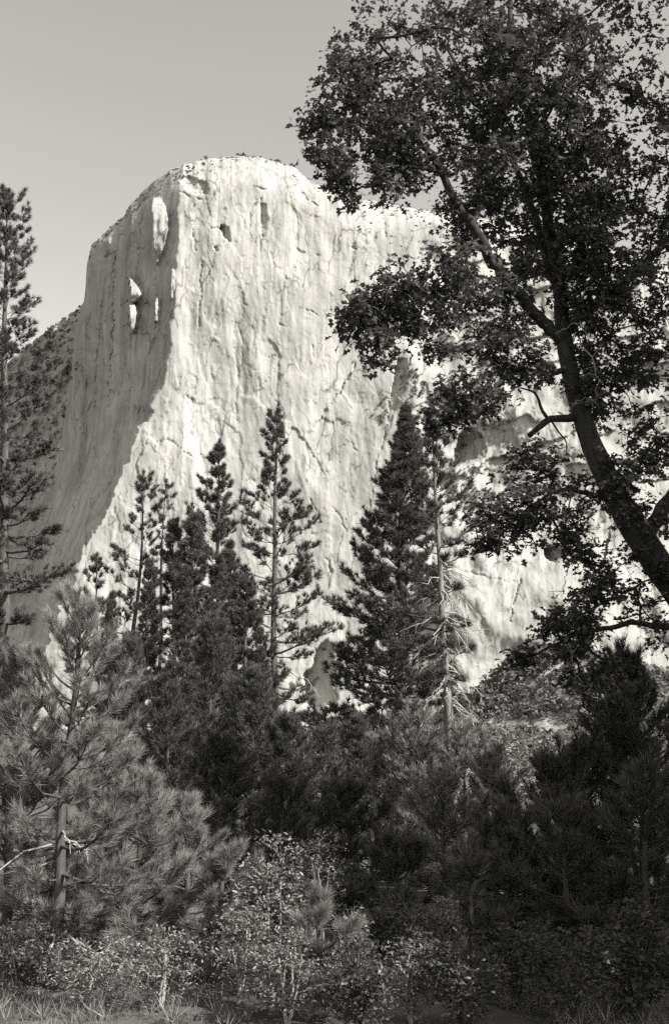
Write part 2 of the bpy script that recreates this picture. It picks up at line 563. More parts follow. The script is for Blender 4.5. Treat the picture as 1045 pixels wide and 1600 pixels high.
    for poly, w, dp in [([(557, 566), (545, 588), (528, 615), (508, 640), (490, 668)], 2.0, 12),
                        ([(408, 310), (410, 350), (407, 395)], 2.0, 9), ([(390, 330), (392, 375)], 1.6, 8),
                        ([(318, 410), (312, 440), (312, 510)], 1.8, 9), ([(300, 360), (306, 395)], 1.8, 8),
                        ([(330, 357), (345, 352), (358, 350)], 1.8, 12), ([(434, 482), (450, 480)], 1.5, 7),
                        ([(470, 482), (485, 486), (494, 492)], 1.6, 8), ([(372, 505), (380, 540), (370, 600), (371, 660)], 1.8, 6),
                        ([(418, 560), (428, 556)], 1.5, 7), ([(488, 540), (489, 560)], 1.4, 7), ([(513, 470), (516, 455)], 1.6, 8),
                        ([(545, 300), (560, 330), (575, 350)], 2.0, 9), ([(596, 320), (600, 345), (603, 372)], 1.8, 8), ([(540, 330), (545, 360)], 1.6, 8),
                        ([(470, 300), (480, 310), (494, 322)], 2.2, 12), ([(400, 290), (415, 298), (420, 296)], 1.8, 10),
                        ([(283, 300), (298, 308), (314, 313)], 1.8, 10), ([(247, 690), (265, 688), (280, 697), (300, 715)], 1.6, 9),
                        ([(285, 615), (298, 622), (304, 634)], 2.4, 10), ([(505, 1000), (522, 1030), (524, 1090)], 2, 8),
                        ([(700, 884), (745, 898), (770, 905), (808, 908)], 2.0, 9), ([(812, 905), (803, 935), (797, 970)], 2.4, 16),
                        ([(640, 560), (615, 640), (590, 720), (578, 800)], 2.2, 8), ([(530, 700), (545, 690), (556, 704)], 1.5, 7),
                        ([(517, 790), (530, 800), (540, 830)], 2.0, 8), ([(486, 780), (496, 800), (503, 818)], 2.2, 9), ([(505, 872), (514, 880), (516, 895)], 1.6, 8)]:
        crack(poly, w, dp)
    # sheets of exfoliating rock: one crisp edge each, the other side dies into the wall
    rg = np.random.default_rng(77)
    cols = PX[0]
    for _ in range(95):
        cx, cy = rg.uniform(285, 1040), rg.uniform(285, 1130)
        sz = rg.uniform(0.5, 1.0) ** 2
        rx, ry = rg.uniform(14, 46) * sz + 6, rg.uniform(24, 100) * sz + 8
        k, ang, lean = rg.uniform(0.8, 3.0) * (0.5 + 0.5 * sz), rg.uniform(0, 2 * math.pi), rg.normal() * 0.25
        i0, i1 = np.searchsorted(cols, [cx - 1.6 * rx - 12, cx + 1.6 * rx + 12])
        if i1 - i0 < 3:
            continue
        X_, Y_ = WX[:, i0:i1], WY[:, i0:i1]
        u, w_ = (X_ - cx + lean * (Y_ - cy)) / rx, (Y_ - cy) / ry
        r = np.sqrt(u * u + w_ * w_) + 0.10 * fbm(X_ / 14, Y_ / 14, 951, 2)
        side = np.clip(0.5 + 0.7 * (u * math.cos(ang) + w_ * math.sin(ang)), 0, 1)
        Y[:, i0:i1] += k * smooth01(1.05, 0.97, r) * side * fade[:, i0:i1]
    for _ in range(60):
        cx, cy = rg.uniform(290, 1040), rg.uniform(280, 1120)
        L_ = rg.uniform(5, 26)
        ang = rg.choice([rg.normal(0.15, 0.3), rg.normal(1.5, 0.2), rg.normal(2.2, 0.2)])
        bow = rg.normal() * 0.2 * L_
        dx, dy = math.cos(ang) * L_ / 2, math.sin(ang) * L_ / 2
        poly = [(cx - dx, cy - dy), (cx - dy * 2 / L_ * bow, cy + dx * 2 / L_ * bow), (cx + dx, cy + dy)]
        i0, i1 = np.searchsorted(cols, [cx - L_ - 10, cx + L_ + 10])
        if i1 - i0 < 3:
            continue
        dd = seg_dist(WX[:, i0:i1], WY[:, i0:i1], poly)
        Y[:, i0:i1] += rg.uniform(1.0, 3.4) * np.exp(-(dd / (WV[:, i0:i1] * rg.uniform(1.4, 2.4))) ** 2)
    for poly, w, dp in [([(243, 402), (246, 470), (240, 560)], 1.8, 9), ([(222, 330), (215, 420), (218, 470)], 1.8, 10), ([(180, 400), (176, 540), (170, 640)], 2.2, 14),
                        ([(195, 560), (205, 600), (200, 690)], 2.0, 12), ([(160, 470), (152, 560), (150, 640)], 2.2, 14), ([(188, 478), (210, 466), (232, 474)], 1.6, 9),
                        ([(150, 700), (162, 740), (158, 780)], 2.4, 14), ([(130, 640), (128, 720), (122, 800)], 2.4, 14), ([(190, 600), (178, 616), (160, 622)], 1.6, 9)]:
        crack(poly, w, dp)
    # right-hand amphitheatre: broken benches and gullies climbing to the right
    rr = smooth01(600, 690, PX)
    Y = Y + rr * (11 * fbm(PX / 70, PY / 80, 101, 3) + 1.6 * ridged(PX / 30 + PY / 80, PY / 90, 103, 3) + 0.9 * fbm(PX / 12, PY / 22, 107, 3))
    bench = ((PY + 0.35 * PX + 18 * fbm(PX / 50, PY / 50, 105, 3)) / 62) % 1.0
    Y = Y + smooth01(610, 700, PX) * smooth01(360, 420, PY) * smooth01(860, 760, PY) * 7 * (0.5 - bench)
    Y = Y - 55 * smooth01(760, 960, PY) * smooth01(600, 760, PX) * smooth01(0, 1, (PY - 700) / 300)
    # apron at the foot
    Y = Y - 120 * smooth01(1080, 1270, PY) ** 1.5
    P = at(PX, PY, Y)
    # plateau behind the rim
    back = []
    Y0 = Y[0]
    P0 = P[0]
    for i, (dy, dz) in enumerate([(14, 2.0), (40, 4), (90, 5), (200, 0), (420, -30), (700, -120)]):
        q = P0.copy()
        q[:, 1] += dy
        q[:, 2] += dz * 0.6 - 0.004 * dy + 1.5 * fbm(px / 20, px * 0 + i, 200 + i, 2)
        back.append(q)
    G = np.concatenate([np.array(back[::-1]), P])
    nr = len(G)
    i = np.arange(nr - 1)[:, None] * nx
    j = np.arange(nx - 1)[None]
    A = i + j
    Q = np.stack([A, A + nx, A + nx + 1, A + 1], -1).reshape(-1, 4)
    c = obj('cliff', mesh_np('cliff', G.reshape(-1, 3), Q, M_GRANITE, False))
    c['kind'] = 'structure'
    c['label'] = 'towering pale granite cliff with sunlit face and shaded left flank'
    return PX, PY, Y
CPX, CPY, CYY = build_cliff()

# ------------------------------------------------------------------ ground
def ground_z(x, y):
    x, y = np.asarray(x, float), np.asarray(y, float)
    z = 0.10 * fbm(x / 5, y / 5, 301, 3) + 0.5 * fbm(x / 40, y / 40, 303, 2) * smooth01(15, 60, y)
    z = z + 62 * smooth01(220, 1300, y) ** 1.3
    return z

def build_ground():
    xs = np.concatenate([-np.geomspace(6000, 30, 40), np.linspace(-29, 29, 80), np.geomspace(30, 6000, 40)])
    ys = np.concatenate([-np.geomspace(3000, 8, 24), np.linspace(-7, 60, 100), np.geomspace(62, 9000, 60)])
    X, Y = np.meshgrid(xs, ys)
    Z = ground_z(X, Y)
    V = np.stack([X, Y, Z], -1).reshape(-1, 3)
    nx = len(xs)
    A = (np.arange(len(ys) - 1)[:, None] * nx + np.arange(nx - 1)[None])
    Q = np.stack([A, A + 1, A + nx + 1, A + nx], -1).reshape(-1, 4)
    g = obj('ground', mesh_np('ground', V, Q, M_GROUND, True))
    g['kind'] = 'structure'
build_ground()

# ------------------------------------------------------------------ the wooded knoll on the right
def clump_cloud(centres, radii, per, size, rng, flat=0.8, tri=False):
    """rounded crowns of small leaf faces"""
    n = len(centres)
    d = norm(rng.normal(size=(n, per, 3)))
    d[..., 2] = np.abs(d[..., 2]) * 1.1 - 0.25
    r = rng.uniform(0.55, 1.0, (n, per, 1)) ** 0.5 * (1 + 0.25 * rng.normal(size=(n, per, 1)))
    pos = (centres[:, None] + d * r * radii[:, None, None] * np.array([1, 1, flat])).reshape(-1, 3)
    tv = np.array([[-0.5, -0.3, 0], [0.45, -0.45, 0.1], [0.55, 0.4, -0.05], [-0.35, 0.5, 0.12]])
    tf = np.array([[0, 1, 2], [0, 2, 3]])
    if tri:
        tv, tf = np.array([[-0.55, -0.4, 0], [0.6, -0.35, 0.1], [0.0, 0.7, -0.05]]), np.array([[0, 1, 2]])
    nd = norm(d.reshape(-1, 3) + rng.normal(size=(n * per, 3)) * 0.6)
    sc = (size * rng.uniform(0.5, 1.3, n * per)) * np.repeat(radii / radii.mean(), per)
    return scatter(tv, tf, pos, frames(nd, rng), sc)

def hill_z(x, y):
    """height of the knoll above the flat, in metres"""
    h = 45 * np.exp(-((x - 88) / 52) ** 2 - ((y - 440) / 85) ** 2)
    h = h + 14 * np.exp(-((x - 165) / 70) ** 2 - ((y - 400) / 80) ** 2)
    return h * (1 + 0.10 * fbm(x / 22, y / 22, 401, 3))

def build_hill():
    xs, ys = np.linspace(-70, 330, 120), np.linspace(230, 640, 120)
    X, Y = np.meshgrid(xs, ys)
    e = np.minimum.reduce([X + 70, 330 - X, Y - 230, 640 - Y]) / 40
    Z = ground_z(X, Y) + hill_z(X, Y) * np.clip(e, 0, 1) - 1.5 * (1 - np.clip(e * 3, 0, 1))
    A = (np.arange(119)[:, None] * 120 + np.arange(119)[None])
    Q = np.stack([A, A + 1, A + 121, A + 120], -1).reshape(-1, 4)
    h = obj('hill', mesh_np('hill', np.stack([X, Y, Z], -1).reshape(-1, 3), Q, M_HILL, True))
    h['kind'] = 'structure'
    rng = np.random.default_rng(40)
    n = 3600
    x, y = rng.uniform(10, 165, n), rng.uniform(310, 450, n)
    hz = hill_z(x, y)
    keep = (hz > 3) & (fbm(x / 14, y / 14, 411, 2) > -0.7)
    keep &= ~((np.hypot((x - 60) / 16, (y - 372) / 14) < 1) & (rng.uniform(size=n) < 0.8))     # bare rock on the near flank
    x, y, hz = x[keep], y[keep], hz[keep]
    rad = 1.1 + 3.4 * rng.uniform(0, 1, len(x)) ** 2.2
    c = np.stack([x, y, ground_z(x, y) + hz + rad * 0.5], -1)
    V, T = clump_cloud(c, rad, 50, 0.85, rng, 1.0, True)
    w = obj('hillside_brush', mesh_np('hillside_brush', V, T, M_FAR))
    w['kind'] = 'stuff'
    w['label'] = 'dense scrub and small oaks covering the knoll below the cliff'
    w['category'] = 'scrub'
build_hill()

# trees clinging to the cliff: on the rim, the left shoulder and in the right-hand gullies
def build_cliff_scrub():
    rng = np.random.default_rng(50)
    pts, rad = [], []
    def drop(px, py, r, out=2.0):
        i = np.argmin(np.abs(CPX[0] - px))
        j = np.argmin(np.abs(CPY[:, i] - py))
        pts.append(at(px, py, CYY[j, i] - out))
        rad.append(r)
    for _ in range(60):
        px = 300 + 190 * rng.beta(1.3, 1.3)
        drop(px, interp(px, RIM) - rng.uniform(-7, 1), rng.uniform(1.2, 2.8), -6)
    for px in (432, 436, 372, 380, 455, 322):
        drop(px, interp(px, RIM) - 2, 3.3, -6)
    for _ in range(60):
        px = rng.uniform(205, 330)
        drop(px, interp(px, RIM) + rng.uniform(1, 20), rng.uniform(0.9, 1.9))
    for _ in range(45):
        px = rng.uniform(140, 215)
        drop(px, interp(px, RIM) + rng.uniform(0, 9), rng.uniform(0.9, 2.0))
    for _ in range(420):
        px = rng.uniform(0, 128)
        t = rng.uniform(0, 1) ** 1.6 * 170
        if px < interp(interp(px, RIM) + t, [(470, 134), (620, 116), (760, 100)]):
            if fbm(np.array([px / 18.0]), np.array([t / 18.0]), 507, 2)[0] > -0.1:
                drop(px, interp(px, RIM) + t, rng.uniform(1.3, 3.6))
    for _ in range(520):
        u = rng.uniform(0, 1)
        px = 600 + 190 * u + rng.normal() * 22
        py = 525 + 150 * rng.uniform(0, 1) + rng.normal() * 20
        if fbm(np.array([px / 25.0]), np.array([py / 25.0]), 501, 2)[0] > -0.15:
            drop(px, py, rng.uniform(1.2, 3.0))
    for _ in range(420):
        px, py = rng.normal(745, 32), rng.normal(770, 28)
        if fbm(np.array([px / 25.0]), np.array([py / 25.0]), 503, 2)[0] > -0.2:
            drop(px, py, rng.uniform(1.0, 2.4))
    for _ in range(120):
        px = rng.uniform(560, 760)
        drop(px, interp(px, RIM) + rng.uniform(-2, 4) + rng.uniform(0, 1) ** 3 * 70, rng.uniform(1.0, 2.2), 0)
    V, T = clump_cloud(np.array(pts), np.array(rad), 22, 1.35, rng, 1.2)
    o = obj('cliff_scrub', mesh_np('cliff_scrub', V, T, M_FAR))
    o['kind'] = 'stuff'
    o['label'] = 'tiny trees and scrub on the rim and ledges of the cliff'
    o['category'] = 'scrub'
build_cliff_scrub()

# the far-off wood along the foot of the cliff
def build_far_wood():
    rng = np.random.default_rng(60)
    n = 380
    y = rng.uniform(130, 520, n)
    x = (rng.uniform(-0.42, 0.42, n)) * y
    keep = ~((x > 0.09 * y) & (y < 300))
    x, y = x[keep], y[keep]
    n = len(x)
    h = rng.uniform(9, 20, n) * np.where(y < 260, 0.62, 1.0)
    lay = 9
    c, r = [], []
    for k in range(lay):
        f = (k + 0.5) / lay
        c.append(np.stack([x, y, ground_z(x, y) + h * (0.12 + 0.86 * f)], -1) + rng.normal(size=(n, 3)) * 0.3)
        r.append((1 - f) * h * 0.17 + 0.35)
    V, T = clump_cloud(np.concatenate(c), np.concatenate(r), 12, 0.8, rng, 0.7)
    o = obj('far_wood', mesh_np('far_wood', V, T, M_FAR))
    o['kind'] = 'stuff'
    o['label'] = 'far-off conifer wood at the foot of the cliff'
    o['category'] = 'wood'
build_far_wood()

# ------------------------------------------------------------------ pines
def make_pine(name, label, group, base, tip, seed, width, crown=0.35, gap=0.8, per=5, tufts=TUFT_FAR, tuft=0.36, dense=1.0,
              profile=1.0, trunk_r=None, dead=0.0, dead_r=1.0, dead_len=1.0, bark=None, split=True, sag=0.0, var=(0.5, 1.2), skip=0.05, onesided=0.0, bare_tip=0.0, mat=None, rise=0.3, cat='pine tree'):
    """base, tip: world points; width: crown radius at its widest; crown: height fraction where the live crown starts"""
    rng = np.random.default_rng(seed)
    base, tip = np.asarray(base, float), np.asarray(tip, float)
    root = empty(name, base, label, cat, group)
    axis = tip - base
    H = np.linalg.norm(axis)
    n = 14
    f = np.linspace(0, 1, n)
    bend = np.stack([fbm(f * 2.2, f * 0, seed, 2), fbm(f * 2.2, f * 0, seed + 9, 2), f * 0], -1) * 0.012 * H * (f * (1 - f) * 4)[:, None]
    tp = f[:, None] * axis + bend
    r0 = trunk_r or 0.0105 * H + 0.02
    tr = r0 * (1 - f) ** 0.85 + 0.012
    tr[0] *= 1.25
    V, T = tube(tp, tr, 9, 0.06, rng)
    obj('trunk', mesh_np('trunk', V, T, bark or M_BARK, True), root)
    crown_parts_w, crown_parts_n = [], []
    h = crown * H
    nd = 0
    while h < H * (0.985 - bare_tip):
        u = (h - crown * H) / (H * (1 - crown))                     # 0 at crown base, 1 at the tip
        prof = (1 - u) ** profile * min(1.0, 0.62 + 2.2 * u)
        step = gap * (0.45 + 0.75 * (1 - u)) * rng.uniform(0.8, 1.2)
        kb = max(3, int(round(per * rng.uniform(0.7, 1.25))))
        ph0 = rng.uniform(0, 2 * math.pi)
        for k in range(kb):
            ph = ph0 + 2 * math.pi * k / kb + rng.normal() * 0.25
            if onesided and math.cos(ph) < -0.1 and rng.uniform() < onesided:
                continue
            if rng.uniform() < skip:
                continue
            Lb = (width * prof + 0.10 * tuft) * rng.uniform(*var) * (1 + 0.28 * math.sin(ph + seed + 4 * u))
            hh = h + rng.uniform(-0.3, 0.3) * step
            o = np.array([np.interp(hh / H, f, tp[:, c]) for c in range(3)])
            el = math.radians(-18 + 75 * u ** 1.4) + rng.normal() * 0.13 - sag
            dr = np.array([math.cos(ph) * math.cos(el), math.sin(ph) * math.cos(el), math.sin(el)])
            m = 6
            q = np.linspace(0, 1, m)[:, None]
            pts = o + dr * Lb * q + np.array([0, 0, 1.0]) * (rise * Lb) * q ** 2.2 + rng.normal(size=(m, 3)) * 0.03 * Lb * q
            br = max(0.35 * r0 * (1 - u) * min(1, Lb / width), 0.008)
            V, T = tube(pts, br * (1 - 0.8 * q[:, 0]) + 0.004, 4)
            nt_ = max(2, int(dense * (2 + Lb / tuft * 2.1)))
            s = rng.uniform(0.30, 1.0, nt_) ** 0.75
            a = np.stack([np.interp(s, q[:, 0], pts[:, c]) for c in range(3)], -1)
            side = norm(np.array([dr[1], -dr[0], 0.0]))[None] * rng.choice([-1, 1], nt_)[:, None]
            dd = norm(dr * rng.uniform(0.3, 0.9, (nt_, 1)) + side * rng.uniform(0.2, 1.0, (nt_, 1)) + np.array([[0, 0, 1.0]]) * rng.uniform(0.0, 0.75, (nt_, 1)))
            l = (Lb * rng.uniform(0.12, 0.34, nt_) * (1.25 - 0.7 * s) + 0.25 * tuft)[:, None]
            e = a + dd * l + np.array([0, 0, 0.12]) * l
            wood = [(V, T), sticks(a, e, 0.3 * br + 0.004, 0.004)]
            P = np.concatenate([e, pts[-1:]])
            D = norm(np.concatenate([dd + np.array([0, 0, 0.55]), (pts[-1] - pts[-2] + np.array([0, 0, 0.3 * Lb]))[None]]))
            sc = tuft * rng.uniform(0.7, 1.15, len(P)) * (0.8 + 0.2 * (1 - u))
            Vn, Tn = scatter(tufts[0], tufts[1], P, frames(D, rng), sc)
            Vw, Tw = join(wood)
            if split:
                b = obj('branch', mesh_np('branch', Vw, Tw, M_BARK), root)
                obj('needles', mesh_np('needles', Vn, Tn, mat or M_NEEDLE), b)
            else:
                crown_parts_w.append((Vw, Tw))
                crown_parts_n.append((Vn, Tn))
        h += step
    # leader
    P = tp[-1] + np.array([[0, 0, 0.0], [0, 0, -0.3 * tuft], [0.0, 0, -0.8 * tuft], [0, 0, 0.25 * tuft]])
    Vn, Tn = scatter(tufts[0], tufts[1], P, frames(np.tile([[0.05, 0, 1.0]], (4, 1)), rng), np.full(4, tuft * 0.8))
    if split:
        obj('leader', mesh_np('leader', Vn, Tn, mat or M_NEEDLE), root)
    else:
        crown_parts_n.append((Vn, Tn))
        Vw, Tw = join(crown_parts_w)
        obj('branches', mesh_np('branches', Vw, Tw, M_BARK), root)['kind'] = 'stuff'
        Vn, Tn = join(crown_parts_n)
        obj('crown', mesh_np('crown', Vn, Tn, mat or M_NEEDLE), root)['kind'] = 'stuff'
    # dead lower limbs
    k = int(dead)
    for i in range(k):
        fr = rng.uniform(0.12, crown + 0.28)
        o = np.array([np.interp(fr, f, tp[:, c]) for c in range(3)])
        ph = rng.uniform(0, 2 * math.pi)
        L = dead_len * width * rng.uniform(0.25, 0.95)
        m = 6
        q = np.linspace(0, 1, m)[:, None]
        dr = np.array([math.cos(ph), math.sin(ph), rng.uniform(-0.7, 0.05)])
        pts = o + dr * L * q + np.array([0, 0, -0.35 * L]) * q ** 2 + rng.normal(size=(m, 3)) * 0.09 * L * q
        parts = [tube(pts, dead_r * (0.028 * (1 - 0.8 * q[:, 0]) + 0.006), 4)]
        for t in range(rng.integers(2, 6)):
            s = rng.uniform(0.3, 0.95)
            a = np.array([np.interp(s, q[:, 0], pts[:, c]) for c in range(3)])
            d2 = norm(dr + rng.normal(size=3) * 0.7 + np.array([0, 0, -0.5])) * L * rng.uniform(0.15, 0.4)
            parts.append(tube([a, a + d2 * 0.5 + rng.normal(size=3) * 0.03, a + d2 + np.array([0, 0, -0.1 * L])], [0.014 * dead_r, 0.010 * dead_r, 0.004 * dead_r], 3))
        V, T = join(parts)
        obj('dead_branch', mesh_np('dead_branch', V, T, M_DEAD), root)
    return root

def pine_at(name, label, group, px0, px1, py_top, Y, seed, width_px, **kw):
    """px0: trunk foot, px1 / py_top: tip as seen in the photograph; Y: distance"""
    tip = at(px1, py_top, Y)
    foot = at(px0, 1230, Y)
    foot[2] = float(ground_z(foot[0], Y)) - 0.05
    kw.setdefault('width', 1.3 * width_px / F_PX * Y)
    return make_pine(name, label, group, foot, tip, seed, **kw)

TALL = 'tall pines standing against the cliff'
pine_at('pine_tree', 'tall slender pine with open tiers of branches and bare dark lower trunk, centre', TALL, 423, 435, 632, 50, 1, 84,
        crown=0.24, gap=1.05, per=6, tuft=0.288, dense=1.45, profile=0.78, trunk_r=0.2, dead=5)
pine_at('pine_tree', 'dense pointed pine just left of the slender open pine', TALL, 352, 343, 690, 46, 2, 66,
        crown=0.22, gap=0.8, per=6, tuft=0.288, dense=1.65, profile=0.75, trunk_r=0.19)
pine_at('pine_tree', 'thin open pine with visible trunk against the shaded edge of the cliff', TALL, 206, 224, 738, 54, 3, 52,
        crown=0.2, gap=1.15, per=5, tuft=0.304, dense=1.17, profile=0.55, trunk_r=0.17, dead=3)
pine_at('pine_tree', 'leaning spindly pine with tufts only near its thin top', TALL, 232, 260, 752, 53, 4, 26,
        crown=0.3, gap=1.2, per=4, tuft=0.272, dense=0.83, profile=0.4, trunk_r=0.12, rise=0.1)
pine_at('pine_tree', 'short dark pine between the thin open pine and the dense pointed pine', TALL, 272, 270, 815, 47, 5, 42,
        crown=0.2, gap=0.8, per=6, tuft=0.304, dense=1.38, profile=0.6)
BUSHY = pine_at('pine_tree', 'bushy pine at the left foot of the dense pointed pine', TALL, 305, 303, 806, 40, 6, 52,
        crown=0.05, gap=0.6, per=7, tuft=0.272, dense=1.6, profile=0.65, split=False)
BUSHY_H = at(303, 806, 40)[2] - BUSHY.location.z
pine_at('pine_tree', 'bushy dark pine between the dense pointed pine and the slender open pine', TALL, 384, 386, 905, 37, 7, 52,
        crown=0.1, gap=0.65, per=6, tuft=0.256, dense=1.65, profile=0.65)
pine_at('pine_tree', 'small sparse pine in front of the shaded lower cliff', TALL, 155, 152, 868, 46, 8, 36,
        crown=0.2, gap=0.9, per=5, tuft=0.272, dense=1.10, profile=0.5, trunk_r=0.12)
pine_at('pine_tree', 'dark pine at the far left edge rising beside the cliff shoulder', TALL, 4, 12, 300, 44, 9, 84,
        crown=0.3, gap=1.1, per=6, tuft=0.288, dense=1.51, profile=0.45)
pine_at('pine_tree', 'large dense cone-shaped conifer right of centre', TALL, 624, 634, 632, 39, 10, 102,
        var=(0.5, 1.15), skip=0.06, crown=0.04, gap=0.5, per=10, tuft=0.27, dense=1.5, profile=0.82, trunk_r=0.24)
pine_at('pine_tree', 'pine with pale bare trunk and tangled dead lower branches, right of centre', TALL, 708, 676, 655, 35, 11, 48,
        crown=0.36, gap=0.8, per=6, tuft=0.256, dense=0.99, profile=0.35, trunk_r=0.17, dead_r=0.8, dead_len=1.25, bark=M_PALEBARK, dead=110)

# ------------------------------------------------------------------ broadleaf skeletons and leaves
def grow(nodes, tips, rng, twig_r=0.0045, sagk=0.06):
    """tie every tip to the nearest wood, shortest first; returns twig tubes and the tips' directions"""
    P = [np.asarray(p, float) for p in nodes]
    par = [-1] * len(P)
    cnt = [0] * len(P)
    arr = np.array(P)
    tips = np.asarray(tips, float)
    near = np.min(np.linalg.norm(tips[:, None] - arr[None], axis=-1), axis=1)
    paths, dirs = [], []
    buf = np.zeros((len(P) + len(tips) * 14, 3))
    buf[:len(P)] = arr
    n = len(P)
    for ti in np.argsort(near):
        t = tips[ti]
        dd = np.linalg.norm(buf[:n] - t, axis=1)
        a = int(np.argmin(dd))
        k = int(np.clip(dd[a] / 0.22, 2, 12))
        q = np.linspace(0, 1, k + 1)[1:, None]
        L = dd[a]
        off = rng.normal(size=3) * 0.10 * L + np.array([0, 0, sagk * L])
        pts = buf[a] + (t - buf[a]) * q + off * np.sin(q * math.pi) + rng.normal(size=(k, 3)) * 0.02 * L * (1 - q)
        idx = [a]
        for p in pts:
            buf[n] = p
            par.append(idx[-1])
            cnt.append(0)
            idx.append(n)
            n += 1
        paths.append(idx)
        dirs.append((ti, pts[-1] - pts[-2]))
        c = idx[-1]
        while c >= 0:
            cnt[c] += 1
            c = par[c]
    tubes = []
    cnt = np.array(cnt)
    for idx in paths:
        r = twig_r * cnt[idx].astype(float) ** 0.46
        r[0] = min(r[0], r[1] * 1.1)
        tubes.append(tube(buf[idx], r, 4 if r[0] < 0.012 else 5))
    D = np.zeros_like(tips)
    for ti, d in dirs:
        D[ti] = d
    return join(tubes), norm(D)

def leaf_frames(D, rng, tilt=0.35):
    R = frames(D, rng, roll=False)
    a = rng.normal(size=len(D))[:, None] * tilt
    x, y = R[..., 0], R[..., 1]
    return np.stack([x * np.cos(a) + y * np.sin(a), -x * np.sin(a) + y * np.cos(a), R[..., 2]], -1)

def spray_leaves(tips, D, rng, n, radius, droop=0.15):
    """n leaves round every twig end"""
    m = len(tips)
    az = rng.uniform(0, 2 * math.pi, (m, n))
    out = np.stack([np.cos(az), np.sin(az), rng.uniform(-0.55, 0.6, (m, n)) - droop], -1)
    d = norm(out + 0.7 * D[:, None])
    pos = tips[:, None] + norm(rng.normal(size=(m, n, 3))) * radius * rng.uniform(0.05, 1, (m, n, 1)) * np.array([1, 1, 0.6])
    return pos.reshape(-1, 3), d.reshape(-1, 3)

def ellipsoid_tips(cx, cy, rx, ry, Y, dY, n, rng):
    """tips spread through a foliage mass centred on what the photograph shows at (cx, cy), Y away"""
    c = at(cx, cy, Y)
    k = Y / F_PX
    d = norm(rng.normal(size=(n, 3))) * rng.uniform(0, 1, (n, 1)) ** (1 / 2.6)
    return c + d * np.array([rx * k, dY, ry * k])

